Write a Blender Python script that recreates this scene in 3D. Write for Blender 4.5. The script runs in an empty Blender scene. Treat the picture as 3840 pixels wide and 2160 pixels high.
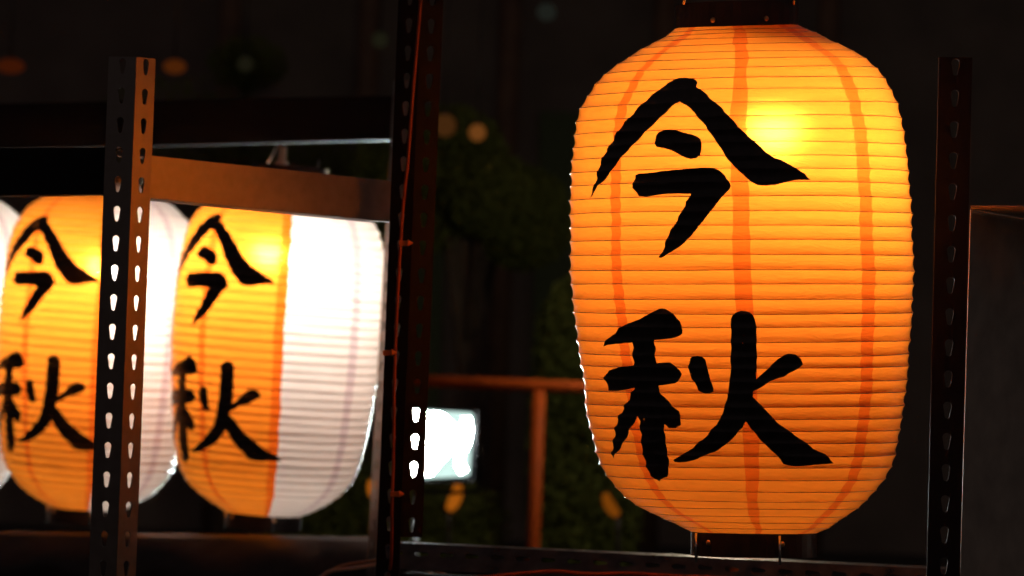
import bpy, bmesh, math, random
from mathutils import Vector, Matrix, Euler, noise
from mathutils.geometry import tessellate_polygon
from mathutils.bvhtree import BVHTree
R = math.radians
rnd = random.Random(7)
sc = bpy.context.scene
col = sc.collection

# ------------------------------------------------------------------ camera
F = 5333.0                      # focal length in photograph pixels of a 50 mm lens
K = 2.2                         # the lens used is K times longer, standing K times farther back
cd = bpy.data.cameras.new('camera'); cam = bpy.data.objects.new('camera', cd); col.objects.link(cam)
cd.lens = 50*K; cd.sensor_width = 36; cd.clip_start = 0.05; cd.clip_end = 400
CAM = Vector((0, 0, 1.45))
ROLL, PITCH = R(2.0), R(.55)
cam.matrix_world = Matrix.Translation(CAM) @ Matrix.Rotation(R(90) + PITCH, 4, 'X') @ Matrix.Rotation(ROLL, 4, 'Z')
cd.dof.use_dof = True; cd.dof.focus_distance = 1.79*K-.18; cd.dof.aperture_fstop = 7.0
sc.camera = cam
M3 = cam.matrix_world.to_3x3()
CX, CY, CZ = M3 @ Vector((1, 0, 0)), M3 @ Vector((0, 1, 0)), M3 @ Vector((0, 0, -1))   # right, up, forward
def at(px, py, D):
    return CAM + (CX * ((px - 1920) / F) + CY * ((1080 - py) / F) + CZ * K) * D

# ------------------------------------------------------------------ world, exposure
w = bpy.data.worlds.new('World'); sc.world = w; w.use_nodes = True
wn = w.node_tree.nodes; wl = w.node_tree.links
bg = wn['Background']
sky = wn.new('ShaderNodeTexSky'); sky.sky_type = 'NISHITA'; sky.sun_disc = False
sky.sun_elevation = R(-4); sky.sun_rotation = R(200)
hs = wn.new('ShaderNodeMix'); hs.data_type = 'RGBA'; hs.inputs[0].default_value = 0.06
hs.inputs[6].default_value = (0.037, 0.026, 0.024, 1); wl.new(sky.outputs[0], hs.inputs[7])
wl.new(hs.outputs[2], bg.inputs[0]); bg.inputs[1].default_value = 0.9
sc.view_settings.view_transform = 'Standard'; sc.view_settings.look = 'None'
sc.view_settings.exposure = 0; sc.view_settings.gamma = 1
sc.cycles.use_denoising = True
sc.cycles.max_bounces = 14; sc.cycles.diffuse_bounces = 10; sc.cycles.transmission_bounces = 6
sc.cycles.sample_clamp_indirect = 3.0
sc.cycles.caustics_reflective = False; sc.cycles.caustics_refractive = False

# ------------------------------------------------------------------ helpers
def empty(name, loc, label=None, cat=None, group=None, kind=None, mat=None):
    o = bpy.data.objects.new(name, None); o.empty_display_size = 0.05; col.objects.link(o)
    o.matrix_world = mat if mat else Matrix.Translation(loc)
    tag(o, label, cat, group, kind); return o
def tag(o, label=None, cat=None, group=None, kind=None):
    if label: o['label'] = label
    if cat: o['category'] = cat
    if group: o['group'] = group
    if kind: o['kind'] = kind
    return o
def link(name, me, mat, parent=None, smooth=False, label=None, keep=True):
    """mesh given in world coordinates; parent keeps it in place"""
    o = bpy.data.objects.new(name, me); col.objects.link(o)
    if mat: me.materials.append(mat)
    if smooth:
        for p in me.polygons: p.use_smooth = True
    if parent:
        o.parent = parent
        if keep: o.matrix_parent_inverse = world_of(parent).inverted()
    if label: o['label'] = label
    return o
def world_of(o):
    m = o.matrix_basis.copy()
    p = o
    while p.parent:
        m = p.parent.matrix_basis @ p.matrix_parent_inverse @ m if False else p.parent.matrix_basis @ (p.matrix_parent_inverse @ m)
        p = p.parent
    return m
def pydata(name, v, f):
    me = bpy.data.meshes.new(name); me.from_pydata([tuple(p) for p in v], [], f); me.update(); return me
class MB:
    def __init__(s): s.v = []; s.f = []
    def add(s, vs, fs):
        b = len(s.v); s.v += [Vector(p) for p in vs]; s.f += [tuple(i + b for i in q) for q in fs]
    def box(s, o, U, V, N, bev=0.0):
        """o corner, three edge vectors"""
        vs = [o, o+U, o+U+V, o+V, o+N, o+U+N, o+U+V+N, o+V+N]
        s.add(vs, [(3,2,1,0),(4,5,6,7),(0,1,5,4),(1,2,6,5),(2,3,7,6),(3,0,4,7)])
    def tube(s, pts, r, n=8, cap=True):
        pts = [Vector(p) for p in pts]; rings = []
        up = None
        for i, p in enumerate(pts):
            d = (pts[min(i+1, len(pts)-1)] - pts[max(i-1, 0)]).normalized()
            a = (up if up else (Vector((0,0,1)) if abs(d.z) < .9 else Vector((1,0,0))))
            x = (a - d * a.dot(d)).normalized(); up = x; y = d.cross(x)
            rr = r[i] if isinstance(r, (list, tuple)) else r
            rings.append([p + (x*math.cos(2*math.pi*k/n) + y*math.sin(2*math.pi*k/n))*rr for k in range(n)])
        b = len(s.v)
        for q in rings: s.v += q
        for i in range(len(rings)-1):
            for k in range(n):
                s.f.append((b+i*n+k, b+i*n+(k+1)%n, b+(i+1)*n+(k+1)%n, b+(i+1)*n+k))
        if cap:
            s.f.append(tuple(b+k for k in reversed(range(n)))); s.f.append(tuple(b+(len(rings)-1)*n+k for k in range(n)))
    def build(s, name, mat, parent=None, smooth=False, label=None):
        me = pydata(name, s.v, s.f)
        bm = bmesh.new(); bm.from_mesh(me); bmesh.ops.recalc_face_normals(bm, faces=bm.faces); bm.to_mesh(me); bm.free()
        return link(name, me, mat, parent, smooth, label)
def bevel(o, wd=0.001, seg=2):
    m = o.modifiers.new('bevel', 'BEVEL'); m.width = wd; m.segments = seg; m.limit_method = 'ANGLE'; return o

# ------------------------------------------------------------------ materials
def mat(name):
    m = bpy.data.materials.new(name); m.use_nodes = True; nt = m.node_tree
    for n in list(nt.nodes):
        if n.type != 'OUTPUT_MATERIAL': nt.nodes.remove(n)
    return m, nt.nodes, nt.links, nt.nodes['Material Output']
def noise_node(N, L, scale, detail=4, vec='Object', mapscale=(1,1,1)):
    tc = N.new('ShaderNodeTexCoord'); mp = N.new('ShaderNodeMapping'); mp.inputs[3].default_value = mapscale
    L.new(tc.outputs[vec], mp.inputs[0]); t = N.new('ShaderNodeTexNoise'); t.inputs['Scale'].default_value = scale
    t.inputs['Detail'].default_value = detail; L.new(mp.outputs[0], t.inputs[0]); return t
def ramp(N, L, src, stops):
    r = N.new('ShaderNodeValToRGB'); L.new(src, r.inputs[0])
    while len(r.color_ramp.elements) < len(stops): r.color_ramp.elements.new(0.5)
    for e, (p, c) in zip(r.color_ramp.elements, stops):
        e.position = p; e.color = c if len(c) == 4 else (*c, 1)
    return r
def principled(name, base, rough=.5, metal=0, var=.25, scale=40, spec=.5, bump=0.05, coat=0):
    m, N, L, out = mat(name)
    b = N.new('ShaderNodeBsdfPrincipled'); L.new(b.outputs[0], out.inputs[0])
    t = noise_node(N, L, scale)
    c = ramp(N, L, t.outputs[0], [(.3, tuple(x*(1-var) for x in base)), (.7, tuple(min(1, x*(1+var)) for x in base))])
    L.new(c.outputs[0], b.inputs['Base Color'])
    rr = ramp(N, L, t.outputs[0], [(.25, (rough*.85,)*3), (.75, (min(1, rough*1.2),)*3)])
    L.new(rr.outputs[0], b.inputs['Roughness'])
    b.inputs['Metallic'].default_value = metal; b.inputs['Specular IOR Level'].default_value = spec
    b.inputs['Coat Weight'].default_value = coat; b.inputs['Coat Roughness'].default_value = .15
    if bump:
        bp = N.new('ShaderNodeBump'); bp.inputs['Strength'].default_value = bump; bp.inputs['Distance'].default_value = .002
        L.new(t.outputs[0], bp.inputs['Height']); L.new(bp.outputs[0], b.inputs['Normal'])
    return m
def emission(name, colr, strength, var=0):
    m, N, L, out = mat(name)
    e = N.new('ShaderNodeEmission'); e.inputs[0].default_value = (*colr, 1); e.inputs[1].default_value = strength
    L.new(e.outputs[0], out.inputs[0]); return m
def paper(name, trans, refl, fwd=0.05, gloss=0.06):
    """thin oiled lantern paper: diffuse transmission, a forward-scattered share, a faint sheen, fine creases"""
    m, N, L, out = mat(name)
    # fibres, long creases running round the lantern
    n1 = noise_node(N, L, 9, 5, 'Object', (1, 1, 14)); n2 = noise_node(N, L, 60, 4, 'Object', (1, 1, 3))
    n3 = noise_node(N, L, 26, 3, 'Object', (1, 1, 5)); n3.inputs['Distortion'].default_value = 2.5
    tmix = N.new('ShaderNodeMath'); tmix.operation = 'MULTIPLY_ADD'
    L.new(n1.outputs[0], tmix.inputs[0]); tmix.inputs[1].default_value = .6; L.new(n2.outputs[0], tmix.inputs[2])
    cr = ramp(N, L, tmix.outputs[0], [(.45, tuple(x*.80 for x in trans)), (1.05, trans)])
    tr = N.new('ShaderNodeBsdfTranslucent'); L.new(cr.outputs[0], tr.inputs[0])
    df = N.new('ShaderNodeBsdfDiffuse'); df.inputs[0].default_value = (*refl, 1)
    add = N.new('ShaderNodeMixShader'); add.inputs[0].default_value = .60
    L.new(tr.outputs[0], add.inputs[1]); L.new(df.outputs[0], add.inputs[2])
    rf = N.new('ShaderNodeBsdfRefraction'); rf.distribution = 'GGX'; rf.inputs['Roughness'].default_value = .85
    rf.inputs['IOR'].default_value = 1.15
    rf.inputs[0].default_value = (trans[0], min(1, trans[1]*1.25+.02), min(1, trans[2]*1.6), 1)
    m2 = N.new('ShaderNodeMixShader'); m2.inputs[0].default_value = fwd
    L.new(add.outputs[0], m2.inputs[1]); L.new(rf.outputs[0], m2.inputs[2])
    gl = N.new('ShaderNodeBsdfGlossy'); gl.inputs['Roughness'].default_value = .3
    m3 = N.new('ShaderNodeMixShader'); lw = N.new('ShaderNodeFresnel'); lw.inputs[0].default_value = 1.25+gloss
    L.new(lw.outputs[0], m3.inputs[0])
    L.new(m2.outputs[0], m3.inputs[1]); L.new(gl.outputs[0], m3.inputs[2])
    L.new(m3.outputs[0], out.inputs[0])
    hsum = N.new('ShaderNodeMath'); hsum.operation = 'ADD'; L.new(n1.outputs[0], hsum.inputs[0]); L.new(n3.outputs[0], hsum.inputs[1])
    bp = N.new('ShaderNodeBump'); bp.inputs['Strength'].default_value = .30; bp.inputs['Distance'].default_value = .004
    L.new(hsum.outputs[0], bp.inputs['Height'])
    for s_ in (tr, df): L.new(bp.outputs[0], s_.inputs['Normal'])
    return m
M_OR = paper('orange_paper', (.99, .285, .024), (.975, .31, .018))
M_OR2 = paper('orange_paper_double_layer', (.84, .145, .010), (.75, .16, .02), fwd=.04)
M_WH = paper('white_paper', (.76, .72, .70), (.92, .88, .86), fwd=.04)
M_WH2 = paper('white_paper_double_layer', (.55, .46, .49), (.75, .68, .68), fwd=.05)
M_RIBO = paper('orange_rib_wrap', (.95, .23, .02), (.55, .14, .015), fwd=0, gloss=.2)
M_RIBW = paper('white_rib_wrap', (.75, .68, .66), (.6, .55, .53), fwd=0, gloss=.2)
M_INK = principled('black_ink', (.045, .034, .034), .38, 0, .4, 90, .5, .25)
def pinholes(m):                      # the ink is thin here and there: tiny specks let the paper glow through
    N, L = m.node_tree.nodes, m.node_tree.links; out = N['Material Output']; b = N['Principled BSDF']
    t = noise_node(N, L, 260, 3); t2 = noise_node(N, L, 14, 2)
    a = N.new('ShaderNodeMath'); a.operation = 'MULTIPLY'; L.new(t.outputs[0], a.inputs[0]); L.new(t2.outputs[0], a.inputs[1])
    r = ramp(N, L, a.outputs[0], [(.462, (0, 0, 0)), (.50, (1, 1, 1))])
    tp = N.new('ShaderNodeBsdfTransparent'); mx = N.new('ShaderNodeMixShader'); L.new(r.outputs[0], mx.inputs[0])
    L.new(b.outputs[0], mx.inputs[1]); L.new(tp.outputs[0], mx.inputs[2]); L.new(mx.outputs[0], out.inputs[0])
pinholes(M_INK)
M_STEEL = principled('dark_painted_steel', (.27, .25, .24), .36, .92, .10, 60, .5, .03)
M_STEELD = principled('black_steel', (.018, .016, .017), .55, 0, .15, 50, .12, .04)
M_STEELR = principled('matt_black_steel', (.045, .034, .034), .6, 0, .15, 50, .2, .04)
M_BAND = principled('black_plastic_band', (.03, .023, .023), .38, 0, .2, 50, .5, .03)
M_CHROME = principled('bright_wire', (.75, .74, .72), .25, 1, .05, 50, .5, 0)
M_BRASS = principled('brass_rivet', (.85, .55, .25), .3, 1, .1, 80, .5, 0)
M_SOCKET = principled('pale_porcelain', (.75, .68, .60), .35, 0, .1, 50, .5, 0)
M_CORD = principled('rust_red_cord', (.42, .10, .03), .5, 0, .2, 50)
M_CLIP = principled('orange_clip', (.8, .25, .05), .45, 0, .1, 50)
M_SHEET = principled('black_plastic_sheet', (.030, .024, .025), .36, 0, .2, 30, .5, .25)
M_BOARD = principled('charcoal_board', (.55, .52, .44), .6, 0, .2, 25)

# ------------------------------------------------------------------ lantern shape
# silhouette of the large lantern: row, left edge, right edge (photograph pixels)
SIL = [(100,2530,2994),(132,2492,3061),(149,2455,3097),(179,2393,3156),(199,2362,3196),(238,2304,3262),(283,2244,3308),(333,2209,3340),
 (397,2174,3368),(452,2157,3383),(517,2150,3396),(576,2142,3404),(646,2137,3409),(770,2135,3421),(919,2134,3427),(1018,2135,3430),
 (1122,2142,3427),(1172,2149,3425),(1271,2159,3417),(1326,2169,3411),(1386,2177,3409),(1436,2187,3405),(1510,2189,3395),
 (1594,2204,3380),(1678,2227,3367),(1738,2244,3348),(1780,2266,3328),(1823,2296,3297),(1862,2331,3261),(1907,2393,3210),
 (1947,2472,3150),(1978,2552,3107),(1996,2590,3062)]
RIBS_PX = [100,116,132,150,174,203,231,267,306,350,399,451,501,551,600,648,698,751,805,857,908,961,1017,1066,1121,1172,1221,
 1274,1325,1369,1419,1464,1514,1559,1605,1651,1698,1743,1789,1833,1870,1900,1929,1954,1977,1996]
D0 = 1.79
prof = []
for y, xl, xr in SIL:
    a1, a2 = math.atan((xl-1920)/F/K), math.atan((xr-1920)/F/K)
    th, de = (a1+a2)/2, (a2-a1)/2
    prof.append((y, D0*K*math.tan(th), D0*K/math.cos(th)*math.sin(de)))
def interp(tab, y, k):
    if y <= tab[0][0]: return tab[0][k]
    for a, b in zip(tab, tab[1:]):
        if y <= b[0]:
            t = (y-a[0])/(b[0]-a[0]); return a[k]+(b[k]-a[k])*t
    return tab[-1][k]
YT, YB = 100.0, 1996.0
H0 = (YB-YT)/F*D0                         # paper height of the large lantern, metres
XM = interp(prof, 1048, 1)
TW = lambda t: 1.0 + 6.0*max(0, t-.45)    # the seams drift a little towards the base (degrees)

class Shape:
    """local frame: x right, -y towards the camera, z up, origin at half height on the axis"""
    def __init__(s, H, rs, use_axis=True, seed=1, sag=.0021, top_tilt=0, bot_tilt=0, dip=0):
        s.top_tilt = top_tilt; s.bot_tilt = bot_tilt; s.dip = dip
        q = random.Random(seed); s.H = H; s.seed = seed; s.sag = sag
        s.t = [(y-YT)/(YB-YT) for y in RIBS_PX]
        if seed != 1:
            s.t = [s.t[0]] + [t + q.uniform(-.0018, .0018) for t in s.t[1:-1]] + [s.t[-1]]
        s.z = [H*(.5-t) for t in s.t]
        s.r = []; s.c = []
        for t in s.t:
            y = YT+t*(YB-YT)
            rr = interp(prof, y, 2)*rs + q.uniform(-.0006, .0006)
            s.r.append(rr); s.c.append((interp(prof, y, 1)-XM) if use_axis else q.uniform(-.0006, .0006))
    def zt(s, t): return s.H*(.5-t)
    def lean(s, th, z, r):
        ft = min(1, max(0, 1-(s.z[0]-z)/(.40*s.H)))**1.3; fb = min(1, max(0, 1-(z-s.z[-1])/(.40*s.H)))**1.3
        return r*(math.sin(th)*(s.top_tilt*ft+s.bot_tilt*fb)-math.cos(th)*s.dip*(ft-fb))
    def at(s, th, z, off=0.0):
        """surface point at angle th (radians) and height z"""
        Z = s.z
        if z >= Z[0]: k = 0
        elif z <= Z[-1]: k = len(Z)-2
        else:
            lo, hi = 0, len(Z)-1
            while hi-lo > 1:
                m = (lo+hi)//2
                if Z[m] >= z: lo = m
                else: hi = m
            k = lo
        t = (Z[k]-z)/(Z[k]-Z[k+1]); t = min(1, max(0, t))
        h = Z[k]-Z[k+1]
        r = s.r[k]+(s.r[k+1]-s.r[k])*t; c = s.c[k]+(s.c[k+1]-s.c[k])*t
        nn = noise.noise(Vector((math.sin(th)*2.2, math.cos(th)*2.2, k*3.1+s.seed*17)))
        sg = s.sag*(h/.017)*(1+.55*nn)
        sh = 4*t*(1-t)*(1+.35*(t-.5)*2)         # fuller towards the lower rib
        fine = noise.noise(Vector((th*9, z*260, s.seed*5.0)))*.00035*4*t*(1-t)
        r = r - sg*sh + fine + off
        wob = .0010*noise.noise(Vector((math.sin(th)*1.5, math.cos(th)*1.5, (k+t)*.9+s.seed*7)))
        tl = s.lean(th, z, r)
        return Vector((c + r*math.sin(th), -r*math.cos(th), z+wob+tl))

# ------------------------------------------------------------------ brush characters, traced in photograph pixels
def tr(pts, ox, oy, k=.31056): return [(ox+x*k, oy+y*k) for x, y in pts]
A1 = tr([(78,1440),(100,1400),(122,1330),(125,1270),(150,1215),(175,1150),(180,1110),(205,1060),(240,1000),(250,955),(290,905),(325,860),(340,800),
 (395,745),(430,690),(465,630),(540,575),(615,475),(690,410),(735,365),(785,310),(870,260),(950,195),(980,165),(1050,130),(1110,105),(1180,97),
 (1230,103),(1290,115),(1325,135),(1337,165),(1328,190),(1325,222),(1380,250),(1450,300),(1490,350),(1560,400),(1635,460),(1665,510),(1720,565),
 (1780,625),(1830,690),(1920,775),(1980,840),(2040,890),(2100,940),(2160,1000),(2270,1065),(2350,1090),(2440,1145),(2576,1225)], 2200, 260) + \
 [(3017.4,649.7),(3028,663),(3039,674),(2983,674.5),(2952,681),(2909,694),(2874.5,697),(2840,694.7)] + \
 tr([(1980,1355),(1925,1305),(1860,1250),(1780,1170),(1700,1080),(1650,1000),(1600,930),(1540,840),(1480,750),(1440,680),(1360,600),(1310,530),
 (1250,465),(1190,425),(1130,388),(1080,415),(1010,470),(940,545),(870,610),(800,680),(740,735),(680,795),(630,850),(560,915),(500,985),(440,1055),
 (370,1140),(320,1210),(260,1280),(210,1345),(150,1400)], 2200, 260) + [(2232,716),(2217,745)]
A2 = tr([(850,790),(890,755),(950,732),(1020,726),(1100,737),(1180,765),(1270,785),(1330,812),(1375,850),(1390,900),(1385,980),(1370,1040),(1330,1070),
 (1260,1083),(1200,1068),(1120,1030),(1040,990),(940,955),(845,935),(828,890),(832,840)], 2200, 260)
A3 = tr([(265,185),(310,163),(400,160),(560,140),(750,120),(950,107),(1060,93),(1120,92),(1210,100),(1270,120),(1340,180),(1370,230),(1405,275),(1420,320),
 (1405,355),(1340,420),(1280,490),(1230,555),(1145,660),(1060,770),(1010,835),(940,920),(860,1000),(750,1080),(660,1140),(630,1165),(590,1185),(550,1180),
 (590,1130),(620,1050),(625,1000),(665,920),(690,850),(740,795),(775,730),(785,685),(830,625),(870,550),(880,500),(940,430),(942,410),(760,408),(600,415),
 (500,432),(400,445),(320,438),(290,400),(235,340),(245,270),(262,225)], 2300, 600)
B1 = tr([(205,545),(225,500),(245,460),(300,415),(355,380),(390,330),(470,285),(560,245),(640,215),(700,180),(760,150),(820,115),(870,90),(905,83),(950,92),
 (1010,125),(1055,145),(1085,190),(1125,235),(1148,290),(1160,350),(1155,385),(1120,415),(1060,440),(970,455),(820,468),(825,520),(838,575),(828,620),
 (838,690),(850,748),(930,740),(1010,737),(1055,770),(1095,800),(1125,835),(1150,880),(1130,925),(1110,965),(1070,990),(980,1003),(878,1018),(882,1080),
 (905,1125),(950,1165),(995,1210),(1030,1255),(1080,1295),(1115,1325),(1130,1370),(1140,1430)], 2200, 1130) + \
 tr([(1137,460),(1100,480),(1075,498),(990,498),(960,465),(937,452),(932,500),(950,570),(952,640),(965,700),(972,760),(985,820),(998,900),(997,980),(985,1060),
 (978,1085),(930,1105),(885,1138),(850,1115),(775,1080),(755,1030),(735,980),(715,900),(690,830),(682,760),(670,690),(655,640),(668,580),(655,520),(637,480),
 (655,420),(640,375),(622,357),(605,400),(580,440),(545,480),(520,530),(500,590),(470,640),(440,690),(410,760),(375,800),(345,835),(335,870),(325,830),
 (310,795),(330,740),(325,660),(320,640),(350,590),(350,530),(340,495),(370,450),(390,400),(390,350),(430,320),(455,270),(462,210),(480,190),(515,155),
 (535,100),(545,70),(580,40),(590,16)], 2200, 1450) + \
 tr([(540,1055),(450,1075),(370,1085),(270,1080),(262,1010),(240,960),(205,925),(250,870),(280,835),(340,812),(440,785),(575,772),(580,735),(568,680),
 (555,625),(572,560),(560,497),(430,510),(330,517),(260,525)], 2200, 1130)
B2 = tr([(1228,780),(1245,740),(1255,690),(1280,665),(1340,655),(1400,665),(1435,695),(1445,740),(1460,790),(1470,850),(1490,930),(1515,990),(1535,1060),
 (1530,1095),(1490,1115),(1440,1118),(1390,1100),(1350,1080),(1335,1025),(1310,975),(1265,930),(1250,880),(1240,830)], 2200, 1130)
B3 = tr([(1740,210),(1760,165),(1800,130),(1860,110),(1920,110),(1975,130),(2010,165),(2030,210),(2040,260),(2050,300),(2048,380),(2055,470),(2050,560),
 (2058,640),(2052,720),(2055,800),(2048,880),(2047,940),(2100,895),(2170,830),(2240,755),(2310,690)], 2200, 1130) + \
 [(2939,1331),(2957.5,1325.2),(2982,1328.7),(3002,1343.6),(3011,1366),(2987,1385.8),(2957.5,1401),(2945,1411)] + \
 tr([(2280,940),(2200,970),(2120,1030),(2012,1090),(2005,1160),(2060,1210),(2100,1250)], 2200, 1130) + \
 tr([(1130,370),(1190,440),(1260,515),(1330,590),(1440,670),(1540,750),(1650,825),(1760,910),(1850,950),(1910,975),(1960,1030),(2015,1090),(1800,1107),
 (1650,1125),(1560,1130),(1470,1118),(1405,1097),(1370,1040),(1310,975),(1220,895),(1130,810),(1070,720),(1010,660),(975,600),(955,580),(940,600),(915,655),
 (870,690),(830,750),(780,805),(700,870),(610,940),(530,965),(440,1005),(340,1045),(240,1068),(150,1075),(95,1065),(80,1050),(120,1025),(170,1000),(230,960),
 (320,905),(390,825),(440,795),(500,740),(540,670),(600,620),(650,540),(690,450),(705,370),(735,300),(745,220),(755,150),(762,60)], 2500, 1400) + \
 tr([(1738,870),(1745,800),(1735,720),(1740,640),(1748,560),(1738,470),(1748,380),(1740,300)], 2200, 1130)
CHARS = [('today', [A1, A2, A3]), ('autumn', [B1, B2, B3])]

big = Shape(H0, 1.0, True, 1, top_tilt=.028, bot_tilt=-.014, dip=.055)
big_mat = Matrix.Translation(at(1920 + XM/D0*F, (YT+YB)/2, D0)) @ Matrix((
    (CX.x, CZ.x, CY.x, 0), (CX.y, CZ.y, CY.y, 0), (CX.z, CZ.z, CY.z, 0), (0, 0, 0, 1)))
def project_chars():
    """carry the traced outlines onto the smooth body of the large lantern -> (angle, t)"""
    inv = big_mat.inverted(); o = inv @ CAM
    out = []
    for nm, strokes in CHARS:
        L_ = []
        for st in strokes:
            q = []
            for px, py in st:
                d = (inv.to_3x3() @ (at(px, py, 1.0)-CAM)).normalized()
                z = o.z + d.z*(D0*K-.2); s = 1
                ln = 0
                for _ in range(16):             # ray against the round section at this height
                    t = min(1, max(0, .5-(z-ln)/H0)); y = YT+t*(YB-YT)
                    r = interp(prof, y, 2)-.0012; c = interp(prof, y, 1)-XM
                    ax, ay = o.x-c, o.y
                    A_ = d.x*d.x+d.y*d.y; B_ = ax*d.x+ay*d.y; C_ = ax*ax+ay*ay-r*r
                    disc = max(0, B_*B_-A_*C_); s = (-B_-math.sqrt(disc))/A_
                    z = o.z+d.z*s
                    ln = big.lean(math.atan2(o.x+d.x*s-c, -(o.y+d.y*s)), z-ln, r)
                x_, y_ = o.x+d.x*s-c, o.y+d.y*s
                q.append((math.atan2(x_, -y_), .5-(z-ln)/H0))
            L_.append(q)
        out.append((nm, L_))
    return out
CH = project_chars()

def make_strip(shape, thf0, thf1, n, sub, z_ok=None):
    """un-welded bands between ribs so every rib is a crisp fold"""
    v, f = [], []
    Z = shape.z
    for k in range(len(Z)-1):
        for j in range(sub+1):
            t = j/sub; z = Z[k]+(Z[k+1]-Z[k])*t; z = min(Z[k]-1e-7, max(Z[k+1]+1e-7, z))
            a0, a1 = thf0(.5-z/shape.H), thf1(.5-z/shape.H)
            for i in range(n+1): v.append(shape.at(a0+(a1-a0)*i/n, z))
        b = k*(sub+1)*(n+1)
        for j in range(sub):
            for i in range(n):
                p = b+j*(n+1)+i; f.append((p, p+n+1, p+n+2, p+1))
    return v, f

def ink_mesh(shape, poly, dth, t0, ts, sd):
    pts = [Vector((th+dth, shape.zt(t0+(t-.105)*ts), 0)) for th, t in poly]
    QK = .2                                     # keep the plane isometric while cutting
    pts = [Vector((p.x*QK, p.y, 0)) for p in pts]
    q = []
    rr = random.Random(sd)
    for a, b in zip(pts, pts[1:]+pts[:1]):
        n = max(1, int((b-a).length/.004))
        for i in range(n):
            p = a.lerp(b, i/n)
            if i: p += Vector((rr.uniform(-1, 1), rr.uniform(-1, 1), 0))*.00022
            q.append(p)
    tris = tessellate_polygon([q])
    bm = bmesh.new(); vs = [bm.verts.new(p) for p in q]
    for t in tris:
        try: bm.faces.new([vs[i] for i in t])
        except ValueError: pass
    ys = [p.y for p in q]; xs = [p.x for p in q]
    def cut(co, no):
        bmesh.ops.bisect_plane(bm, geom=bm.verts[:]+bm.edges[:]+bm.faces[:], dist=1e-6, plane_co=co, plane_no=no)
    for k, z in enumerate(shape.z):
        zn = shape.z[k+1] if k+1 < len(shape.z) else z-.01
        for fr in (0, .25, .5, .75):
            zz = z+(zn-z)*fr
            if min(ys) < zz < max(ys): cut((0, zz, 0), (0, 1, 0))
    x = min(xs)
    while x < max(xs):
        x += R(4)*QK; cut((x, 0, 0), (1, 0, 0))
    for v_ in bm.verts: v_.co = shape.at(v_.co.x/QK, v_.co.y, .0011)
    bmesh.ops.recalc_face_normals(bm, faces=bm.faces)
    me = bpy.data.meshes.new('brush_stroke'); bm.to_mesh(me); bm.free()
    return me

def ring_band(r, z0, z1, n=48, thick=.0015, c=0, tilt=0, dip=0):
    mb = MB(); v = []
    prof_ = [(r, z0), (r, z1), (r-thick, z1), (r-thick, z0)]
    for k in range(n):
        a = 2*math.pi*k/n
        for rr, z in prof_: v.append((c+rr*math.sin(a), -rr*math.cos(a), z+tilt*rr*math.sin(a)-dip*rr*math.cos(a)))
    f = []
    for k in range(n):
        for j in range(4):
            f.append((k*4+j, k*4+(j+1) % 4, ((k+1) % n)*4+(j+1) % 4, ((k+1) % n)*4+j))
    mb.add(v, f); return mb
def disc_mb(p, nrm, r, h, n=12):
    mb = MB(); nrm = Vector(nrm).normalized(); mb.tube([Vector(p), Vector(p)+nrm*h*.6, Vector(p)+nrm*h], [r, r*.85, r*.4], n); return mb

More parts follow.
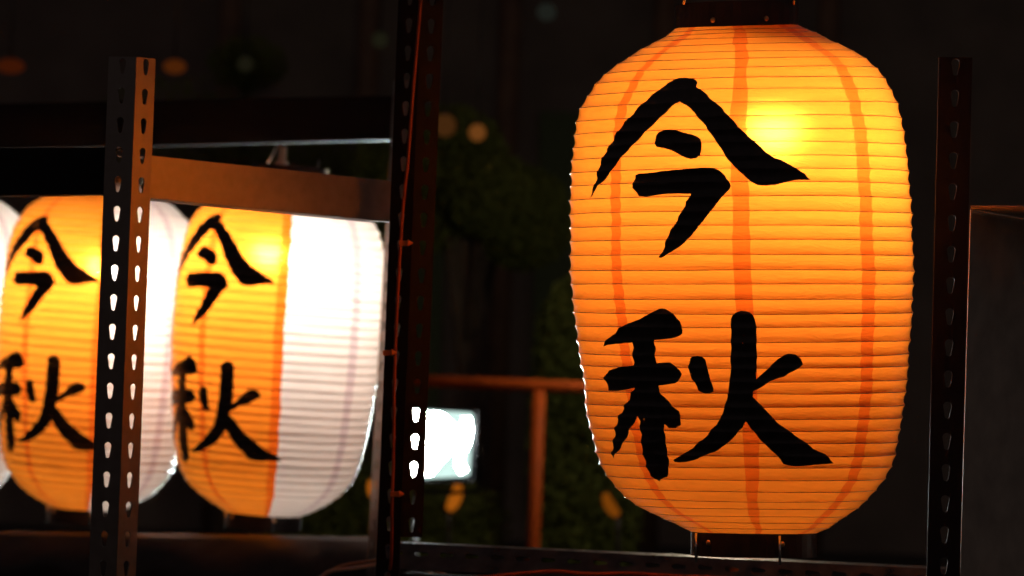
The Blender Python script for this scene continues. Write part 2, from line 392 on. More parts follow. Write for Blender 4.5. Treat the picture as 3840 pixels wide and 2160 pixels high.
def lantern(mw, shape, label, group, orange, seam0, text, bulb_off, bulb_t, power, detail=1.0, ring_h=.030, bottom_h=.030, emit=(1,.80,.60), rods=True, handle=True):
    L0 = empty('paper_lantern', None, label, 'lantern', group, None, mw)
    def part(name, me_or_mb, m, smooth=False, parent=L0, label=None):
        me = pydata(name, me_or_mb.v, me_or_mb.f) if isinstance(me_or_mb, MB) else me_or_mb
        if isinstance(me_or_mb, MB):
            bm = bmesh.new(); bm.from_mesh(me); bmesh.ops.recalc_face_normals(bm, faces=bm.faces); bm.to_mesh(me); bm.free()
        return link(name, me, m, parent, smooth, label, keep=False)
    q = random.Random(shape.seed*13)
    n = int(12*detail); sub = 5
    jit = [[q.uniform(-1, 1) for _ in range(60)] for _ in range(16)]
    def edge(i, side):
        def fn(t):
            k = min(58, t*45); a = jit[(i % 8)*2+side]; j = a[int(k)]+(a[int(k)+1]-a[int(k)])*(k-int(k))
            wd = WDS[i % 8]+.35*j*(.6+1.2*abs(t-.5)*2) + (1.6 if t < .04 else 0)
            return R(seam0+45*i+TW(t)-1+(wd if side else -wd))
        return fn
    for i in range(8):
        v, f = make_strip(shape, edge(i, 1), edge(i+1, 0), n, sub)
        is_o = orange(seam0+45*i+22)
        part('paper_panel', pydata('paper_panel', v, f), M_OR if is_o else M_WH, True,
             label=None if all(orange(a) for a in range(-180, 180, 20)) else ('orange paper panel' if is_o else 'white paper panel'))
        v, f = make_strip(shape, edge(i, 0), edge(i, 1), 2, sub)
        so = orange(seam0+45*i+10) or orange(seam0+45*i-10)
        part('overlap_strip', pydata('overlap_strip', v, f), M_OR2 if so else M_WH2, True)
    ns = int(72*detail)
    for k, z in enumerate(shape.z):
        if k in (0, len(shape.z)-1): continue
        v, f = [], []; m_ = 6; rad = .00046
        for i in range(ns):
            th = 2*math.pi*i/ns; p = shape.at(th, z-1e-7); d = Vector((math.sin(th), -math.cos(th), 0))
            for j in range(m_):
                a = 2*math.pi*j/m_; v.append(p+d*(math.cos(a)*rad)+Vector((0, 0, math.sin(a)*rad)))
        for i in range(ns):
            for j in range(m_):
                f.append((i*m_+j, i*m_+(j+1) % m_, ((i+1) % ns)*m_+(j+1) % m_, ((i+1) % ns)*m_+j))
        me = pydata('rib_hoop', v, f); me.materials.append(M_RIBO); me.materials.append(M_RIBW)
        mi = []
        for i in range(ns):
            th = math.degrees(2*math.pi*(i+.5)/ns); mi += [0 if orange(th+.01) else 1]*m_
        me.polygons.foreach_set('material_index', mi)
        o = bpy.data.objects.new('rib_hoop', me); col.objects.link(o); o.parent = L0
        for p in me.polygons: p.use_smooth = True
    # painted characters
    if text:
        dth, t0, ts = text; sd = shape.seed*100
        for (nm, strokes) in CH:
            first = None
            for st in strokes:
                sd += 1; me = ink_mesh(shape, st, dth, t0, ts, sd)
                if first is None:
                    first = part('brushed_character', me, M_INK, True, label='black brushed character meaning '+nm)
                else: part('brush_stroke', me, M_INK, True, parent=first)
    # bands
    rt, rb = shape.r[0]-.0008, shape.r[-1]-.0008
    zt, zb = shape.z[0], shape.z[-1]
    ct, cb = shape.c[0], shape.c[-1]
    tb = part('top_band', ring_band(rt+.0016, zt-.001, zt+ring_h, c=ct, thick=.0022, tilt=shape.top_tilt, dip=shape.dip), M_BAND, False)
    bb = part('bottom_band', ring_band(rb+.0006, zb-bottom_h, zb+.001, c=cb, thick=.0022, tilt=shape.bot_tilt, dip=-shape.dip), M_BAND, False)
    for a in (-26, 24, 110, 200):
        a = R(a); part('rivet', disc_mb((ct+(rt+.0015)*math.sin(a), -(rt+.0015)*math.cos(a), zt+.007+rt*(shape.top_tilt*math.sin(a)-shape.dip*math.cos(a))), (math.sin(a), -math.cos(a), 0), .0035, .0025), M_BRASS, True, tb)
    for a in (-49, 22, 130, 230):
        a = R(a); part('rivet', disc_mb((cb+(rb+.0006)*math.sin(a), -(rb+.0006)*math.cos(a), zb-.009), (math.sin(a), -math.cos(a), 0), .0038, .0025), M_BRASS, True, bb)
    # bottom disc with a hole, so light leaves below
    mb = MB(); v = []; f = []; nn = 32
    for k in range(nn):
        a = 2*math.pi*k/nn
        for rr in (rb-.0018, rb*.45): v.append((cb+rr*math.sin(a), -rr*math.cos(a), zb-bottom_h*.9))
    for k in range(nn): f.append((k*2, k*2+1, ((k+1) % nn)*2+1, ((k+1) % nn)*2))
    mb.add(v, f); part('base_plate', mb, M_BAND, False, bb)
    # wire frame: two rods at the base, bow handle above
    if rods:
        for a in (-62, 118, 18):
            a = R(a); mb = MB(); x, y = cb+(rb+.006)*math.sin(a), -(rb+.006)*math.cos(a)
            mb.tube([(x, y, zb+.002), (x, y, zb-.034)], .0016, 8); part('frame_rod', mb, M_CHROME, True, bb)
        for a in ((-57, 57) if handle else ()):
            a_ = R(a); x, y = ct+(rt+.004)*math.sin(a_), -(rt+.004)*math.cos(a_); s_ = 1 if a > 0 else -1
            mb = MB(); mb.tube([(x, y, zt+.024), (x+.002*s_, y, zt+.036), (x-.004*s_, y*.9, zt+.062), (x-.03*s_, y*.5, zt+.10), (ct, 0, zt+.12)], .0022, 8)
            part('bow_handle', mb, M_CHROME, True, tb)
    # bulb hanging on its cord inside
    bx, by = bulb_off; bz = shape.zt(bulb_t)
    mb = MB(); prf = [(0, .0), (.012, .004), (.022, .014), (.026, .028), (.0262, .036)]
    mb.tube([(bx, by, bz-.028+h) for r_, h in prf], [max(r_, .001) for r_, h in prf], 16)
    bulb = part('light_bulb', mb, bulb_mat(emit, power), True)
    mb = MB(); z1 = bz-.028+.068
    mb.tube([(bx, by, bz+.0081), (bx, by, bz+.020), (bx, by, z1)], [.0268, .0225, .0145], 18)
    for k in range(6): mb.tube([(bx, by, z1+k*.006), (bx, by, z1+.004+k*.006)], [.0145, .0145], 12)
    mb.tube([(bx, by, z1), (bx, by, z1+.04)], .0125, 12)
    so = part('bulb_socket', mb, M_SOCKET, False)
    mb = MB(); mb.tube([(bx, by, z1+.004), (bx, by, z1+.007)], [.030, .028], 24); part('shade_disc', mb, M_BAND, False, so)  # unseen disc added to keep bulb light off the top paper
    mb = MB(); mb.tube([(bx, by, z1+.04), ((bx+ct)/2, by*.6, (z1+zt)/2+.02), (ct, 0, zt+.02)], .003, 8)
    part('bulb_cord', mb, M_BAND, True)
    mb = MB(); mb.tube([(ct-rt+.002, 0, zt+.018), (ct+rt-.002, 0, zt+.018)], .002, 8); part('cross_wire', mb, M_CHROME, True, tb)
    return L0
WDS = [2.7, 3.1, 2.8, 2.6, 2.7, 2.8, 2.6, 2.3]
_bm = {}
def bulb_mat(c, p):
    k = (c, p)
    if k not in _bm: _bm[k] = emission('bulb_glow', c, p)
    return _bm[k]

# ------------------------------------------------------------------ the lanterns
GL = 'two-tone paper lanterns hung in a row on the rack'
lantern(big_mat, big, 'large orange paper lantern with black brush characters, hung nearest, in the right rack', None,
        lambda a: True, -4.0, (0, .105, 1.0), (.036, -.035), .205, 430, 1.5)
def hung(cxt, yt, cxb, yb, D, rs, tilt, yaw, seed):
    top, bot = at(cxt, yt, D), at(cxb, yb, D)
    H = (top-bot).length; z = (top-bot).normalized()
    y = CZ - z*CZ.dot(z); y.normalize(); x = y.cross(z); y = z.cross(x)
    m = Matrix(((x.x, y.x, z.x, 0), (x.y, y.y, z.y, 0), (x.z, y.z, z.z, 0), (0, 0, 0, 1)))
    return Matrix.Translation((top+bot)/2) @ m, Shape(H, rs, False, seed)
PW = 640
def half(s): return lambda a: ((a-s-4) % 360) >= 176

WARM = (1, .86, .72)
m_, s_ = hung(1084, 680, 989, 1925, 2.87, .985, 0, 0, 3)
lantern(m_, s_, 'half orange half white lantern beside the middle post, all of its white side showing', GL, half(5), 5,
        (R(-18), .116, .94), (-.026, -.03), .215, PW, 1.0, emit=WARM, handle=False)
m_, s_ = hung(412, 690, 318, 1905, 3.04, .985, 0, 0, 4)
lantern(m_, s_, 'half orange half white lantern behind the bronze-lit slotted post at left', GL, half(7), 7,
        (R(-13), .114, .915), (.002, -.03), .25, PW, 1.0, emit=WARM, handle=False)
m_, s_ = hung(-196, 700, -250, 1890, 3.21, .985, 0, 0, 5)
lantern(m_, s_, 'lantern cut off by the left edge of the picture, only its white flank showing', GL, half(9), 9,
        (R(10), .114, .915), (-.02, -.03), .23, PW, .8, emit=WARM, handle=False)

# ------------------------------------------------------------------ slotted angle steel
PITCH_H = .0381; WID = .0425
def hole_outline(n=22):
    """keyhole slot: round head, tapering to a smaller round foot"""
    pts = []
    r1, r2, dy = .0052, .0031, .0125
    for i in range(13):
        a = R(-20 + 220*i/12); pts.append((r1*math.cos(a), .0045+r1*math.sin(a)))
    for i in range(9):
        a = R(180+180*i/8); pts.append((r2*math.cos(a), .0045-dy+r2*math.sin(a)))
    return pts
HOLE = hole_outline()
def slotted(o, U, V, Nn, width, length, thick=.002, phase=.5, hole=True, hu=.5, rot=False, round_top=False):
    """plate: o corner, U width direction, V length direction (down), Nn facing normal"""
    mb = MB(); n = int(math.ceil(length/PITCH_H)); hs = HOLE
    def P(u, v, d): return o+U*u+V*v-Nn*d
    L_ = n*PITCH_H
    for k in range(n):
        v0, v1 = k*PITCH_H, (k+1)*PITCH_H
        cu, cv = width*hu, v0+PITCH_H*phase
        ring = [(cu+x, cv-y) for x, y in hs]
        rect = []
        for x, y in hs:
            dx, dy = x, -(y+.002)
            s = 1e9
            if dx > 1e-9: s = min(s, (width-cu)/dx)
            if dx < -1e-9: s = min(s, (-cu)/dx)
            if dy > 1e-9: s = min(s, (v1-cv)/dy)
            if dy < -1e-9: s = min(s, (v0-cv)/dy)
            rect.append((cu+dx*s, cv+dy*s))
        m = len(hs); vs = []
        def peri(p):
            u, v_ = p
            if abs(v_-v0) < 1e-7: return u
            if abs(u-width) < 1e-7: return width+v_-v0
            if abs(v_-v1) < 1e-7: return width+(v1-v0)+width-u
            return 2*width+(v1-v0)+(v1-v_)
        for d in (0, thick):
            vs += [P(u, v, d) for u, v in ring]+[P(u, v, d) for u, v in rect]
        # corners
        cor = [(0, v0), (width, v0), (width, v1), (0, v1)]
        fs = []
        b2 = len(vs)
        for d in (0, thick): vs += [P(u, v, d) for u, v in cor]
        for i in range(m):
            j = (i+1) % m
            for s_i, off in ((0, 0), (1, 2*m)):
                q = [off+i, off+j, off+m+j, off+m+i]
                fs.append(tuple(q))
                pa, pc = peri(rect[i]), peri(rect[j]); T_ = 2*(width+v1-v0); between = []
                gap = (pa-pc) % T_
                if gap > T_*.9: gap = 0
                for k_, pk in enumerate((0, width, width+v1-v0, 2*width+v1-v0)):
                    g = (pa-pk) % T_
                    if 1e-6 < g < gap-1e-6: between.append((g, b2+s_i*4+k_))
                if between: fs.append(tuple([off+m+i]+[q_[1] for q_ in sorted(between)]+[off+m+j]))
            fs.append((i, j, 2*m+j, 2*m+i))
        # free edges
        fs.append((b2+1, b2+2, b2+6, b2+5)); fs.append((b2+0, b2+3, b2+7, b2+4))
        if k == 0: fs.append((b2+0, b2+1, b2+5, b2+4))
        if k == n-1: fs.append((b2+3, b2+2, b2+6, b2+7))
        mb.add(vs, fs)
    me = pydata('slotted_flange', mb.v, mb.f)
    bm = bmesh.new(); bm.from_mesh(me); bmesh.ops.remove_doubles(bm, verts=bm.verts, dist=1e-6)
    bmesh.ops.recalc_face_normals(bm, faces=bm.faces); bm.to_mesh(me); bm.free()
    return me
DOWN_IMG = None
def angle_post(label, top, bot, aL, aR, hole_y, group, m=None, widL=WID, widR=WID, only=None, lenR=None, extend=0):
    """top/bot: world points on the corner line. aL / aR: degrees each flange recedes, leftwards / rightwards, from the picture plane"""
    m = m or M_STEEL
    V = (bot-top).normalized(); L_ = (bot-top).length
    fx = (CX - V*CX.dot(V)).normalized(); fz = (CZ - V*CZ.dot(V)-fx*CZ.dot(fx)).normalized()
    t = empty('slotted_post', bot, label, 'post', group)
    if aL is not None:
        U = -fx*math.cos(R(aL))+fz*math.sin(R(aL)); Nn = -fx*math.sin(R(aL))-fz*math.cos(R(aL))
        ph = hole_y
        link('flange', slotted(top, U, V, Nn, widL, L_, phase=ph), m, t)
    if aR is not None:
        U = fx*math.cos(R(aR))+fz*math.sin(R(aR)); Nn = fx*math.sin(R(aR))-fz*math.cos(R(aR))
        link('flange', slotted(top+U*.0002, U, V, Nn, widR, lenR or L_, phase=hole_y), m, t)
    return t
def line_at(p, q, D, y0, y1):
    """points of a leaning straight edge through two photograph points, at depth D, for rows y0 and y1"""
    k = (q[0]-p[0])/(q[1]-p[1])
    return at(p[0]+k*(y0-p[1]), y0, D), at(p[0]+k*(y1-p[1]), y1, D)

GP = 'slotted steel posts of the racks'
FLOOR = 5200
# left front post, top end in view
a, b = line_at((512, 215), (437, 2160), 1.83, 213, FLOOR)
angle_post('foreground slotted post at left, one flange black and the other glowing bronze', a, b, 20, 50, .30, None, widL=.040, widR=.0336)
# right post
a, b = line_at((3646, 215), (3600, 2160), 1.737, 216, FLOOR)
t4 = angle_post('black slotted post just right of the large lantern', a, b, 2, 84, .30, None, m=M_STEELR, widL=.0405)
# middle post (upper, double) and the one behind it
a, b = line_at((1577, 67), (1495, 2160), 1.953, -170, FLOOR)
p2 = angle_post('middle slotted post with bright sparks in its holes, left of the large lantern', a, b, 20, None, .54, None, m=M_STEELD, widL=.034)
Vv = (b-a).normalized(); Lr = (at(1500, 1917, 1.953)-a).length
a2, b2 = line_at((1577, 67), (1505, 1917), 1.953, -170, 1917)
fx = (CX - Vv*CX.dot(Vv)).normalized(); fz = (CZ - Vv*CZ.dot(Vv)-fx*CZ.dot(fx)).normalized()
U = fx*math.cos(R(16))+fz*math.sin(R(16)); Nn = fx*math.sin(R(16))-fz*math.cos(R(16))
link('flange', slotted(a2+U*.0002, U, (b2-a2).normalized(), Nn, .0310, (b2-a2).length, phase=.54), M_STEELD, p2)
a, b = line_at((1471, 900), (1438, 1500), 2.72, 300, FLOOR)
angle_post('rear slotted post with a grey lit edge, seen beside the white lantern side', a, b, 64, 20, .4, None, m=M_STEEL, widL=.036)

# ------------------------------------------------------------------ rails and beams
def channel(name, label, cat, tl, tr_, bl, br, depth, m, group=None, lip=True, rivets=True):
    """pressed steel beam through four world corners of its face"""
    t = empty(name, (bl+br)/2, label, cat, group)
    U = (tr_-tl); Vd = (bl-tl); N_ = U.cross(Vd).normalized()
    if N_.dot(CZ) < 0: N_ = -N_           # away from the camera
    th = .0018
    def slab(p0, p1, p2, p3, d, nm):
        mb = MB(); vs = [p0, p1, p2, p3]+[p+d for p in (p0, p1, p2, p3)]
        mb.add(vs, [(0,1,2,3),(7,6,5,4),(0,4,5,1),(1,5,6,2),(2,6,7,3),(3,7,4,0)]); return bevel(mb.build(nm, m, t), .0006, 2)
    slab(tl, tr_, br, bl, N_*th, 'web')
    if lip:
        dn = Vd.normalized()
        o1 = N_*(th+.0002)
        slab(tl+o1, tr_+o1, tr_+o1+dn*th, tl+o1+dn*th, N_*depth, 'top_lip')
        slab(bl+o1-dn*th, br+o1-dn*th, br+o1, bl+o1, N_*depth, 'bottom_lip')
    return t
# bronze beam right of the left post
bm1 = channel('shelf_beam', 'short beam glowing bronze between the left post and the middle post', 'beam', at(552, 581, 1.842), at(1490, 680, 1.992), at(545, 742, 1.842), at(1488, 835, 1.992), .065, M_STEEL)
# beam going left from the left post
channel('shelf_beam', 'unlit dark beam reaching from the left post out of the picture', 'beam', at(-500, 562, 1.99), at(400, 553, 1.872), at(-500, 740, 1.99), at(394, 728, 1.872), .065, M_STEELD)
# pins of the bronze beam caught in the post's slots
for hx, hy in ((541, 590), (537, 700)):
    o_ = at(hx, hy, 1.865); mb = disc_mb(o_, -(CZ*.6)+CX*.75, .0036, .006); mb.build('hook_pin', M_STEEL, bm1, True)
# rear top beam over the row
channel('header_beam', 'dark upper beam above the two-tone lanterns, with a pale line along its lower edge', 'beam',
        at(-400, 395, 3.25), at(1478, 358, 2.76), at(-400, 572, 3.25), at(1470, 524, 2.76), .040, M_STEELD)
# lower shelf edge under the row: plastic sheet drawn over a beam
def sheet():
    mb = MB(); nx, ny = 90, 16; v = []; f = []
    for i in range(nx+1):
        u = i/nx; px = -350+u*(1460+350)
        for j in range(ny+1):
            w_ = j/ny
            D = 2.95-.20*u
            base = at(px, 1986+26*u+w_*330, D)
            fold = noise.noise(Vector((u*7, w_*2.2, 3)))*.020+noise.noise(Vector((u*24+w_*6, w_*5, 8)))*.006
            drape = -.05*math.sin(min(1, w_*2.2)*math.pi/2)
            v.append(base+CZ*(drape-fold*min(1, w_*4))+CY*(0 if j else 0))
    for i in range(nx):
        for j in range(ny):
            p = i*(ny+1)+j; f.append((p, p+1, p+ny+2, p+ny+1))
    # top return
    b = len(v)
    for i in range(nx+1): v.append(v[i*(ny+1)]+CZ*.03+Vector((0, 0, -.004)))
    for i in range(nx): f.append((i*(ny+1), (i+1)*(ny+1), b+i+1, b+i))
    mb.add(v, f)
    o = mb.build('plastic_sheet', M_SHEET, None, True)
    m = o.modifiers.new('thickness', 'SOLIDIFY'); m.thickness = .0008
    return tag(o, 'black plastic sheet stretched over the shelf below the two-tone lanterns', 'sheet')
sheet()
# slotted rail under the big lantern
rl = empty('slotted_rail', at(2600, 2120, 2.0), 'long slotted rail with glinting holes below the large lantern', 'rail')
p0, p1 = at(1440, 2034, 2.06), at(3990, 2156, 1.93)
U_ = (p1-p0).normalized(); V_ = (-CY - U_*(-CY).dot(U_)).normalized(); V2 = (V_*math.cos(R(48))-CZ*math.sin(R(48))).normalized()
N2 = U_.cross(V2); N2 = -N2 if N2.dot(CZ) > 0 else N2
M_RAILST = principled('worn_black_steel', (.11, .10, .105), .30, .9, .35, 35, .5, .25)
link('front_flange', slotted(p0, V2, U_, N2, .050, (p1-p0).length, phase=.5, hu=.38), M_RAILST, rl)
top_n = V2*-1
link('top_flange', slotted(p0+CZ*.0022, CZ, U_, top_n, .038, (p1-p0).length, phase=.5), M_STEEL, rl)
# second plain beam below it
channel('shelf_beam', 'plain lower beam along the very bottom right of the picture', 'beam', at(1500, 2152, 2.02), at(3990, 2262, 1.92), at(1500, 2330, 2.02), at(3990, 2440, 1.92), .03, M_STEELD)
# right-hand board with its folded lip
bd = empty('folded_board', at(3750, 1500, 1.77), 'flat charcoal board with a thin lit edge at the right margin', 'board')
mb = MB(); k = -40/1385
def bp_(px, py, D): return at(px, py, D)
c1, c2, c3, c4 = bp_(3640, 785, 1.782), bp_(4200, 876, 1.902), bp_(4130, 2700, 1.90), bp_(3585, 2700, 1.775)
mb.add([c1, c2, c3, c4]+[p+CZ*.004 for p in (c1, c2, c3, c4)], [(0,1,2,3),(7,6,5,4),(0,4,5,1),(1,5,6,2),(2,6,7,3),(3,7,4,0)])
mb.build('panel', M_BOARD, bd)
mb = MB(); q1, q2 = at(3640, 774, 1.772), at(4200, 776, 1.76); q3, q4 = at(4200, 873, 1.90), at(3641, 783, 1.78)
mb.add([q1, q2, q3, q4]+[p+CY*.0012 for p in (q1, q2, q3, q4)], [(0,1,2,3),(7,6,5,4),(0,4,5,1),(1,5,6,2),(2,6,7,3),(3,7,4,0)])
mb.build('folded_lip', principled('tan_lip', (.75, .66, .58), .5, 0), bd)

# ------------------------------------------------------------------ cords, clips, hook above lantern
def cord(label, pts, r, m, name='power_cord', cat='cord', group=None):
    P = []; n = len(pts)
    for i in range(n-1):
        p0, p1, p2, p3 = pts[max(0, i-1)], pts[i], pts[i+1], pts[min(n-1, i+2)]
        for k in range(8):
            t = k/8; t2, t3 = t*t, t*t*t
            P.append(.5*((2*p1)+(-p0+p2)*t+(2*p0-5*p1+4*p2-p3)*t2+(-p0+3*p1-3*p2+p3)*t3))
    P.append(pts[-1]); mb = MB(); mb.tube(P, r, 8)
    return tag(mb.build(name, m, None, True), label, cat, group)
cord('thin rust red cord running down the middle post', [at(1585, -80, 1.93), at(1578, 0, 1.93), at(1568, 124, 1.93), at(1548, 358, 1.93), at(1530, 600, 1.93), at(1513, 760, 1.93), at(1499, 968, 1.93), at(1487, 1200, 1.93), at(1479, 1440, 1.93), at(1476, 1700, 1.93), at(1470, 1900, 1.93), at(1466, 2110, 1.95), at(1440, 2200, 1.98)], .0022, M_CORD)
for (x, y), lb in (((1518, 911), 'small orange cable clip on the middle post near the white lantern shoulder'), ((1458, 1322), 'small orange cable clip halfway down the middle post'), ((1485, 1852), 'small orange cable clip low on the middle post beside the floodlight')):
    o_ = at(x, y, 1.925); mb = MB()
    mb.box(o_-CX*.008-CY*.004, CX*.013, CY*.007, CZ*.006); mb.tube([o_+CX*.004-CZ*.001, o_+CX*.011-CZ*.001], [.005, .001], 8)
    tag(bevel(mb.build('cable_clip', M_CLIP), .0015, 2), lb, 'clip')
cord('pale cable arching along the shelf below the middle post', [at(1080, 2230, 2.3), at(1200, 2165, 2.3), at(1240, 2142, 2.3), at(1330, 2130, 2.3), at(1400, 2118, 2.3), at(1480, 2104, 2.3), at(1560, 2125, 2.25), at(1640, 2165, 2.2), at(1700, 2230, 2.2)], .0030, principled('pale_cable', (.55, .40, .33), .4), group=None)
cord('brown cable arching just above the pale one', [at(1150, 2200, 2.32), at(1270, 2128, 2.32), at(1380, 2107, 2.32), at(1480, 2098, 2.3), at(1560, 2108, 2.26), at(1640, 2142, 2.22), at(1760, 2200, 2.2)], .0030, principled('brown_cable', (.35, .16, .09), .4))
cord('rust coloured cable lying along the lower rail', [at(1560, 2185, 1.98), at(1800, 2166, 1.98), at(1960, 2150, 1.98), at(2080, 2142, 1.98), at(2200, 2152, 1.98), at(2350, 2150, 1.98), at(2520, 2160, 1.97), at(2700, 2166, 1.97), at(2950, 2185, 1.97)], .0028, M_CORD)
hk = empty('hanging_socket', at(1050, 540, 2.86), 'pale ribbed lamp holder hanging between the upper beam and the bronze beam', 'lamp holder')
mb = MB()
for k in range(9): mb.tube([at(1060-k*.6, 548+k*7.2, 2.86), at(1060-k*.6, 552.5+k*7.2, 2.86)], [.0085, .0085], 14)
mb.tube([at(1060, 545, 2.86), at(1054, 615, 2.86)], .0075, 12); mb.build('ribbed_sleeve', M_SOCKET, hk, False)
mb = MB(); mb.tube([at(1055, 606, 2.86), at(1053, 632, 2.86)], .0130, 16); bevel(mb.build('collar', M_SOCKET, hk, False), .001)
mb = MB(); mb.tube([at(1044, 542, 2.87), at(998, 620, 2.87)], .0024, 8); mb.tube([at(1195, 600, 2.87), at(1190, 690, 2.87)], .0016, 8); mb.build('stay_wire', M_CHROME, hk, True)

# ------------------------------------------------------------------ floodlight behind
fl = empty('floodlight', at(1680, 1800, 3.9), 'glaring white floodlight seen behind the middle post', 'floodlight')
DF = 3.9
def quad_box(c, d0, d1, nm, m, par, bev=0):
    mb = MB(); A = [at(x, y, d0) for x, y in c]; B = [at(x, y, d1) for x, y in c]; n = len(c)
    mb.add(A+B, [tuple(range(n)), tuple(range(2*n-1, n-1, -1))]+[(i, n+i, n+(i+1) % n, (i+1) % n) for i in range(n)]); o = mb.build(nm, m, par)
    if bev: bevel(o, bev, 3)
    return o
quad_box([(1500, 1520), (1796, 1538), (1782, 1808), (1492, 1815)], DF+.01, DF+.09, 'housing', M_STEELD, fl, .006)
quad_box([(1512, 1533), (1776, 1548), (1762, 1786), (1506, 1800)], DF-.002, DF+.009, 'lens', emission('lens_glow', (.72, 1, .92), 1.0), fl, .01)
E1 = emission('led_glow', (.85, 1, .97), 400)
quad_box([(1516, 1537), (1660, 1552), (1700, 1590), (1738, 1604), (1738, 1690), (1690, 1700), (1650, 1740), (1620, 1778), (1510, 1797)], DF-.008, DF-.003, 'led_panel', E1, fl, .004)
mb = MB(); mb.tube([at(x, y, DF-.008) for x, y in ((1748, 1568), (1752, 1610), (1742, 1660), (1728, 1700), (1722, 1740), (1738, 1768))], [.010, .014, .014, .008, .010, .010], 12)
mb.build('led_tube', E1, fl, True)
mb = MB(); mb.tube([at(1566, 1808, DF+.05), at(1548, 2300, DF+.05), at(1515, 3200, DF+.05)], .009, 10); mb.build('stand', M_BAND, fl, True)
mb = MB(); mb.tube([at(1562, 1680, DF+.04), at(1556, 1760, DF+.05), at(1570, 1840, DF+.05), at(1680, 1850, DF+.05), at(1790, 1840, DF+.05), at(1798, 1760, DF+.05), at(1795, 1680, DF+.04)], .006, 8); mb.build('yoke', M_STEELD, fl, True)

# ------------------------------------------------------------------ railing, ground, building, trees behind
M_RAIL = principled('orange_rail_paint', (.40, .062, .004), .6, 0, .15, 20, .2)
ra = empty('metal_railing', at(2010, 2600, 4.6), 'rust orange tubular railing behind the large lantern', 'railing')
mb = MB(); mb.tube([at(1350, 1419, 4.6), at(2900, 1480, 4.6)], .0195, 14); mb.build('top_rail', M_RAIL, ra, True)
mb = MB(); mb.tube([at(2022, 1462, 4.6), at(1998, 2080, 4.6), at(1975, 2600, 4.6)], .0215, 14); mb.build('upright', M_RAIL, ra, True)
mb = MB(); mb.tube([at(2790, 1480, 4.6), at(2750, 2600, 4.6)], .0215, 14); mb.build('upright', M_RAIL, ra, True)

M_GR = principled('paving', (.055, .05, .048), .7, 0, .3, 3)
mb = MB(); mb.add([(-200, -60, 0), (200, -60, 0), (200, 300, 0), (-200, 300, 0)], [(0, 1, 2, 3)])
tag(mb.build('ground', M_GR), 'dark paved ground under the racks', None, None, 'structure')

M_WALL = principled('dark_plaster', (.24, .20, .17), .8, 0, .25, 2)
M_PIL = principled('brown_timber', (.22, .13, .08), .6, 0, .25, 6)
hall = empty('timber_hall', Vector((0, 20.4, 0)), 'dark timber building standing in the background', 'building')
mb = MB(); mb.box(Vector((-14, 20.4, 0)), Vector((28, 0, 0)), Vector((0, .3, 0)), Vector((0, 0, 5.2))); mb.build('wall', M_WALL, hall)
for px in (1340, 1866, 2440, 3050, 820):
    p = at(px, 1500, 9.2); mb = MB(); mb.tube([Vector((p.x, 20.1, 0)), Vector((p.x, 20.1, 5.1))], .07, 14); mb.build('column', M_PIL, hall, True)
mb = MB(); mb.box(Vector((-14.4, 19.4, 5.21)), Vector((28.8, 0, 0)), Vector((0, 1.6, 0)), Vector((0, 0, .18)))
mb.build('eave', M_PIL, hall)
for px0, px1 in ((1420, 1640), (1980, 2340)):
    a_, b_ = at(px0, 1700, 9.3), at(px1, 1700, 9.3)
    mb = MB(); mb.box(Vector((a_.x, 20.33, .2)), Vector((b_.x-a_.x, 0, 0)), Vector((0, .06, 0)), Vector((0, 0, 2.6))); mb.build('door', principled('green_door', (.12, .17, .07), .6), hall)

def leaf_mat(nm, c):
    m, N, L, out = mat(nm)
    t = noise_node(N, L, 5); r_ = ramp(N, L, t.outputs[0], [(.3, tuple(x*.85 for x in c)), (.7, tuple(x*1.15 for x in c))])
    d = N.new('ShaderNodeBsdfDiffuse'); L.new(r_.outputs[0], d.inputs[0]); tl = N.new('ShaderNodeBsdfTranslucent'); L.new(r_.outputs[0], tl.inputs[0])
    mx = N.new('ShaderNodeMixShader'); mx.inputs[0].default_value = .4; L.new(d.outputs[0], mx.inputs[1]); L.new(tl.outputs[0], mx.inputs[2]); L.new(mx.outputs[0], out.inputs[0])
    return m
M_LEAF = leaf_mat('leaf', (.20, .23, .06))
M_BARK = principled('bark', (.10, .07, .05), .9, 0, .3, 12)
def tree(base, h, blobs, n, label, seed, cat='tree', name='leafy_tree', size=.016):
    q = random.Random(seed); t = empty(name, base, label, cat)
    top = base+Vector((0, 0, h*.6)); mb = MB()
    mb.tube([base, base+Vector((.03, 0, h*.3)), top], [.09*h/3, .07*h/3, .035*h/3], 10)
    for c, r_ in blobs:
        mb.tube([base+Vector((0, 0, h*.35)), (top+c)/2+Vector((0, 0, -.05)), c], [.04*h/3, .025*h/3, .008], 7)
    mb.build('trunk' if cat == 'tree' else 'stem', M_BARK, t, True)
    v, f = [], []
    for i in range(n):
        c, r_ = blobs[q.randrange(len(blobs))]
        d = Vector((q.gauss(0, 1), q.gauss(0, 1), q.gauss(0, 1))).normalized()*(q.random()**.45)
        p = c+Vector((d.x*r_[0], d.y*r_[1], d.z*r_[2]))
        s = size*q.uniform(.6, 1.4); a = Euler((q.uniform(-1.2, 1.2), q.uniform(-1.2, 1.2), q.uniform(0, 6.3))).to_matrix()
        b_ = len(v); v += [p+a@Vector((0, -s, 0)), p+a@Vector((s*.5, 0, s*.12)), p+a@Vector((0, s, 0)), p+a@Vector((-s*.5, 0, s*.12))]
        f += [(b_, b_+1, b_+2, b_+3)]
    link('crown', pydata('crown', v, f), M_LEAF, t); return t
def V3(px, py, D): return at(px, py, D)
p = at(1750, 1500, 5.9)
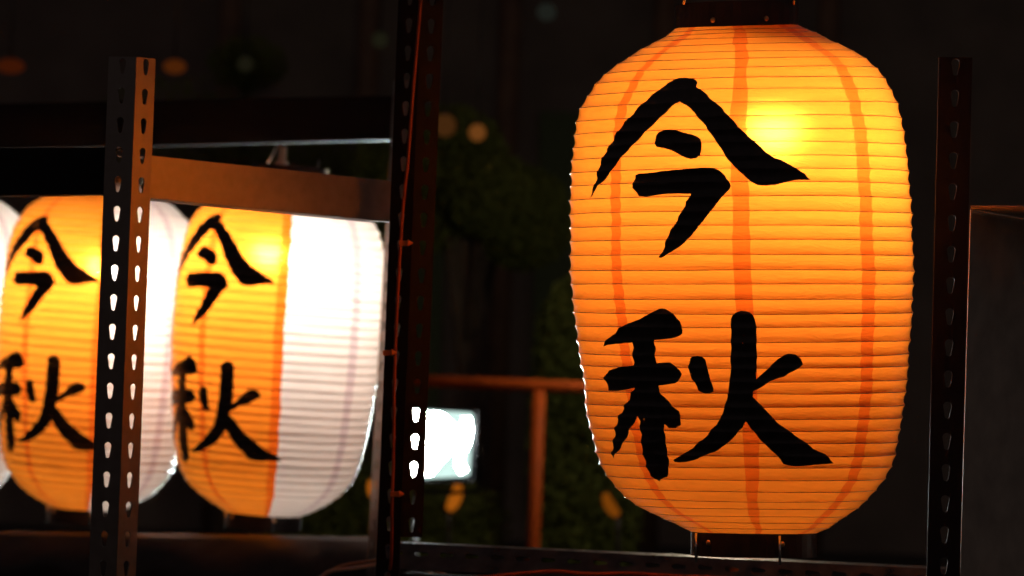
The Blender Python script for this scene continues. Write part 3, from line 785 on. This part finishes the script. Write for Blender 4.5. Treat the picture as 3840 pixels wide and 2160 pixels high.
tree(Vector((p.x, p.y, 0)), 3.4, [(V3(1690, 590, 5.9), (.24, .35, .22)), (V3(1850, 740, 5.8), (.22, .35, .18)), (V3(1960, 820, 5.9), (.22, .3, .22)), (V3(1560, 700, 5.9), (.3, .4, .3))], 34000, 'tree with an orange lamp in its crown, between the middle post and the large lantern', 11)
p = at(2190, 1700, 5.4)
tree(Vector((p.x, p.y, 0)), 1.9, [(V3(2170, 1650, 5.4), (.20, .3, .5)), (V3(2190, 1950, 5.4), (.22, .3, .3)), (V3(2200, 1300, 5.4), (.2, .3, .3))], 28000, 'tall green shrub right of the orange railing upright', 12, 'shrub', 'leafy_shrub')
p = at(1500, 1900, 6.0)
tree(Vector((p.x, p.y, 0)), 1.3, [(V3(1400, 1900, 5.6), (.35, .3, .25)), (V3(1640, 1960, 5.6), (.30, .3, .2)), (V3(1220, 1950, 5.6), (.3, .3, .2))], 8000, 'low shrub behind the floodlight and rear post', 13, 'shrub', 'leafy_shrub')
p = at(900, 600, 7.0)
tree(Vector((p.x, p.y, 0)), 3.6, [(V3(1000, 600, 7.0), (.5, .4, .25)), (V3(1300, 640, 7.0), (.5, .4, .22)), (V3(700, 500, 7.0), (.5, .4, .3)), (V3(930, 240, 7), (.2, .2, .14))], 7000, 'tree behind the upper beam over the two-tone lanterns', 14)

# small far lamps, and globes glowing for lit leaves, out of focus
def globe(px, py, D, r_, c, s, label, kind='dim', sx=1.0, sz=1.0, group=None):
    t = empty('glowing_globe', at(px, py, D), label, 'lamp', group)
    o = at(px, py, D); mb = MB(); n = 8
    prf = [(-math.cos(math.pi*k/n), math.sin(math.pi*k/n)) for k in range(n+1)]
    mb.tube([o+Vector((0, 0, z*r_*sz)) for z, q in prf], [max(.0005, q*r_*sx) for z, q in prf], 16); mb.build('globe', emission('globe_glow', c, s), t, True)
    mb = MB(); mb.tube([o+Vector((0, 0, r_*sz)), o+Vector((0, 0, r_*sz+.5))], .004, 6); mb.build('hanger', M_BAND, t, True)
    mb = MB(); mb.tube([o+Vector((0, 0, r_*sz-.004)), o+Vector((0, 0, r_*sz+.012))], r_*.35, 10); mb.build('cap', M_BAND, t, True)
globe(1790, 497, 5.6, .034, (1, .32, .06), .14, 'round amber lamp glowing in the tree beside the middle post')
globe(1668, 470, 5.6, .045, (1, .35, .08), .05, 'faint amber lamp half hidden by the right side of the middle post')
globe(655, 250, 6.0, .036, (1, .22, .03), .06, 'dull red-orange lamp right of the top of the left post', sx=1.35, sz=.85)
globe(40, 248, 6.0, .040, (1, .16, .03), .04, 'dull red lamp in the upper left corner', sx=1.5, sz=.8)
globe(2050, 45, 6.4, .04, (.8, .9, .7), .014, 'pale globe glowing for lit leaves at the top of the picture', sx=1.1)  # this and the next two glow in place of leaves catching light
globe(920, 240, 6.4, .036, (.9, .8, .4), .010, 'faint olive globe glowing for lit leaves above the upper beam')
globe(1425, 150, 6.4, .036, (.9, .85, .4), .011, 'faint olive globe glowing for lit leaves just left of the top of the middle post')
wb = empty('added_bulb', at(2740, 800, 4.4), 'added bulb on a cord, unseen behind the large lantern, lighting the railing and shrubs', 'lamp')  # unseen bulb added to light the railing, shrub and tree
o_ = at(2740, 800, 4.4); mb = MB(); mb.tube([o_+Vector((0, 0, z)) for z in (-.04, -.03, -.01, .02, .04)], [.004, .022, .030, .022, .012], 14)
mb.build('bulb', emission('added_bulb_glow', (1, .85, .6), 500), wb, True)
mb = MB(); mb.tube([o_+Vector((0, 0, .04)), o_+Vector((0, 0, .10))], .014, 12); mb.tube([o_+Vector((0, 0, .10)), o_+Vector((0, 0, 2.4))], .003, 6); mb.build('socket', M_BAND, wb, True)
# amber highlights put in as glowing tubes; the stakes are added
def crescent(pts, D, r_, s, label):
    t = empty('amber_crescent_glint', at(pts[0][0], pts[0][1], D), label, 'lamp', 'amber highlights low in the background, built as glowing tubes')
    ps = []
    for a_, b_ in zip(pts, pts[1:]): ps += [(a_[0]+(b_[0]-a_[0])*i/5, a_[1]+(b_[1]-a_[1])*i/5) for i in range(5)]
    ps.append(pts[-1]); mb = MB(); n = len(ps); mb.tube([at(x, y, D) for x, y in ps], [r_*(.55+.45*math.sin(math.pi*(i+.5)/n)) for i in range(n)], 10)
    mb.build('glint_tube', emission('amber_glint', (1, .25, .013), s), t, True)
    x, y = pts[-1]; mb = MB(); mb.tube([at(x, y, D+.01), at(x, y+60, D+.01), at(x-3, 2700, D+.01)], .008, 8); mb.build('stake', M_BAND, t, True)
crescent([(1718, 1818), (1714, 1850), (1700, 1885), (1682, 1912)], 5.0, .022, .34, 'amber highlight built as a glowing crescent under the floodlight')
crescent([(1396, 1800), (1400, 1830), (1400, 1862)], 5.0, .020, .40, 'amber highlight built as a glowing crescent beside the rear post')
crescent([(2270, 1850), (2280, 1885), (2300, 1915), (2318, 1932)], 5.0, .020, .17, 'amber highlight built as a glowing crescent at the lower left edge of the large lantern')
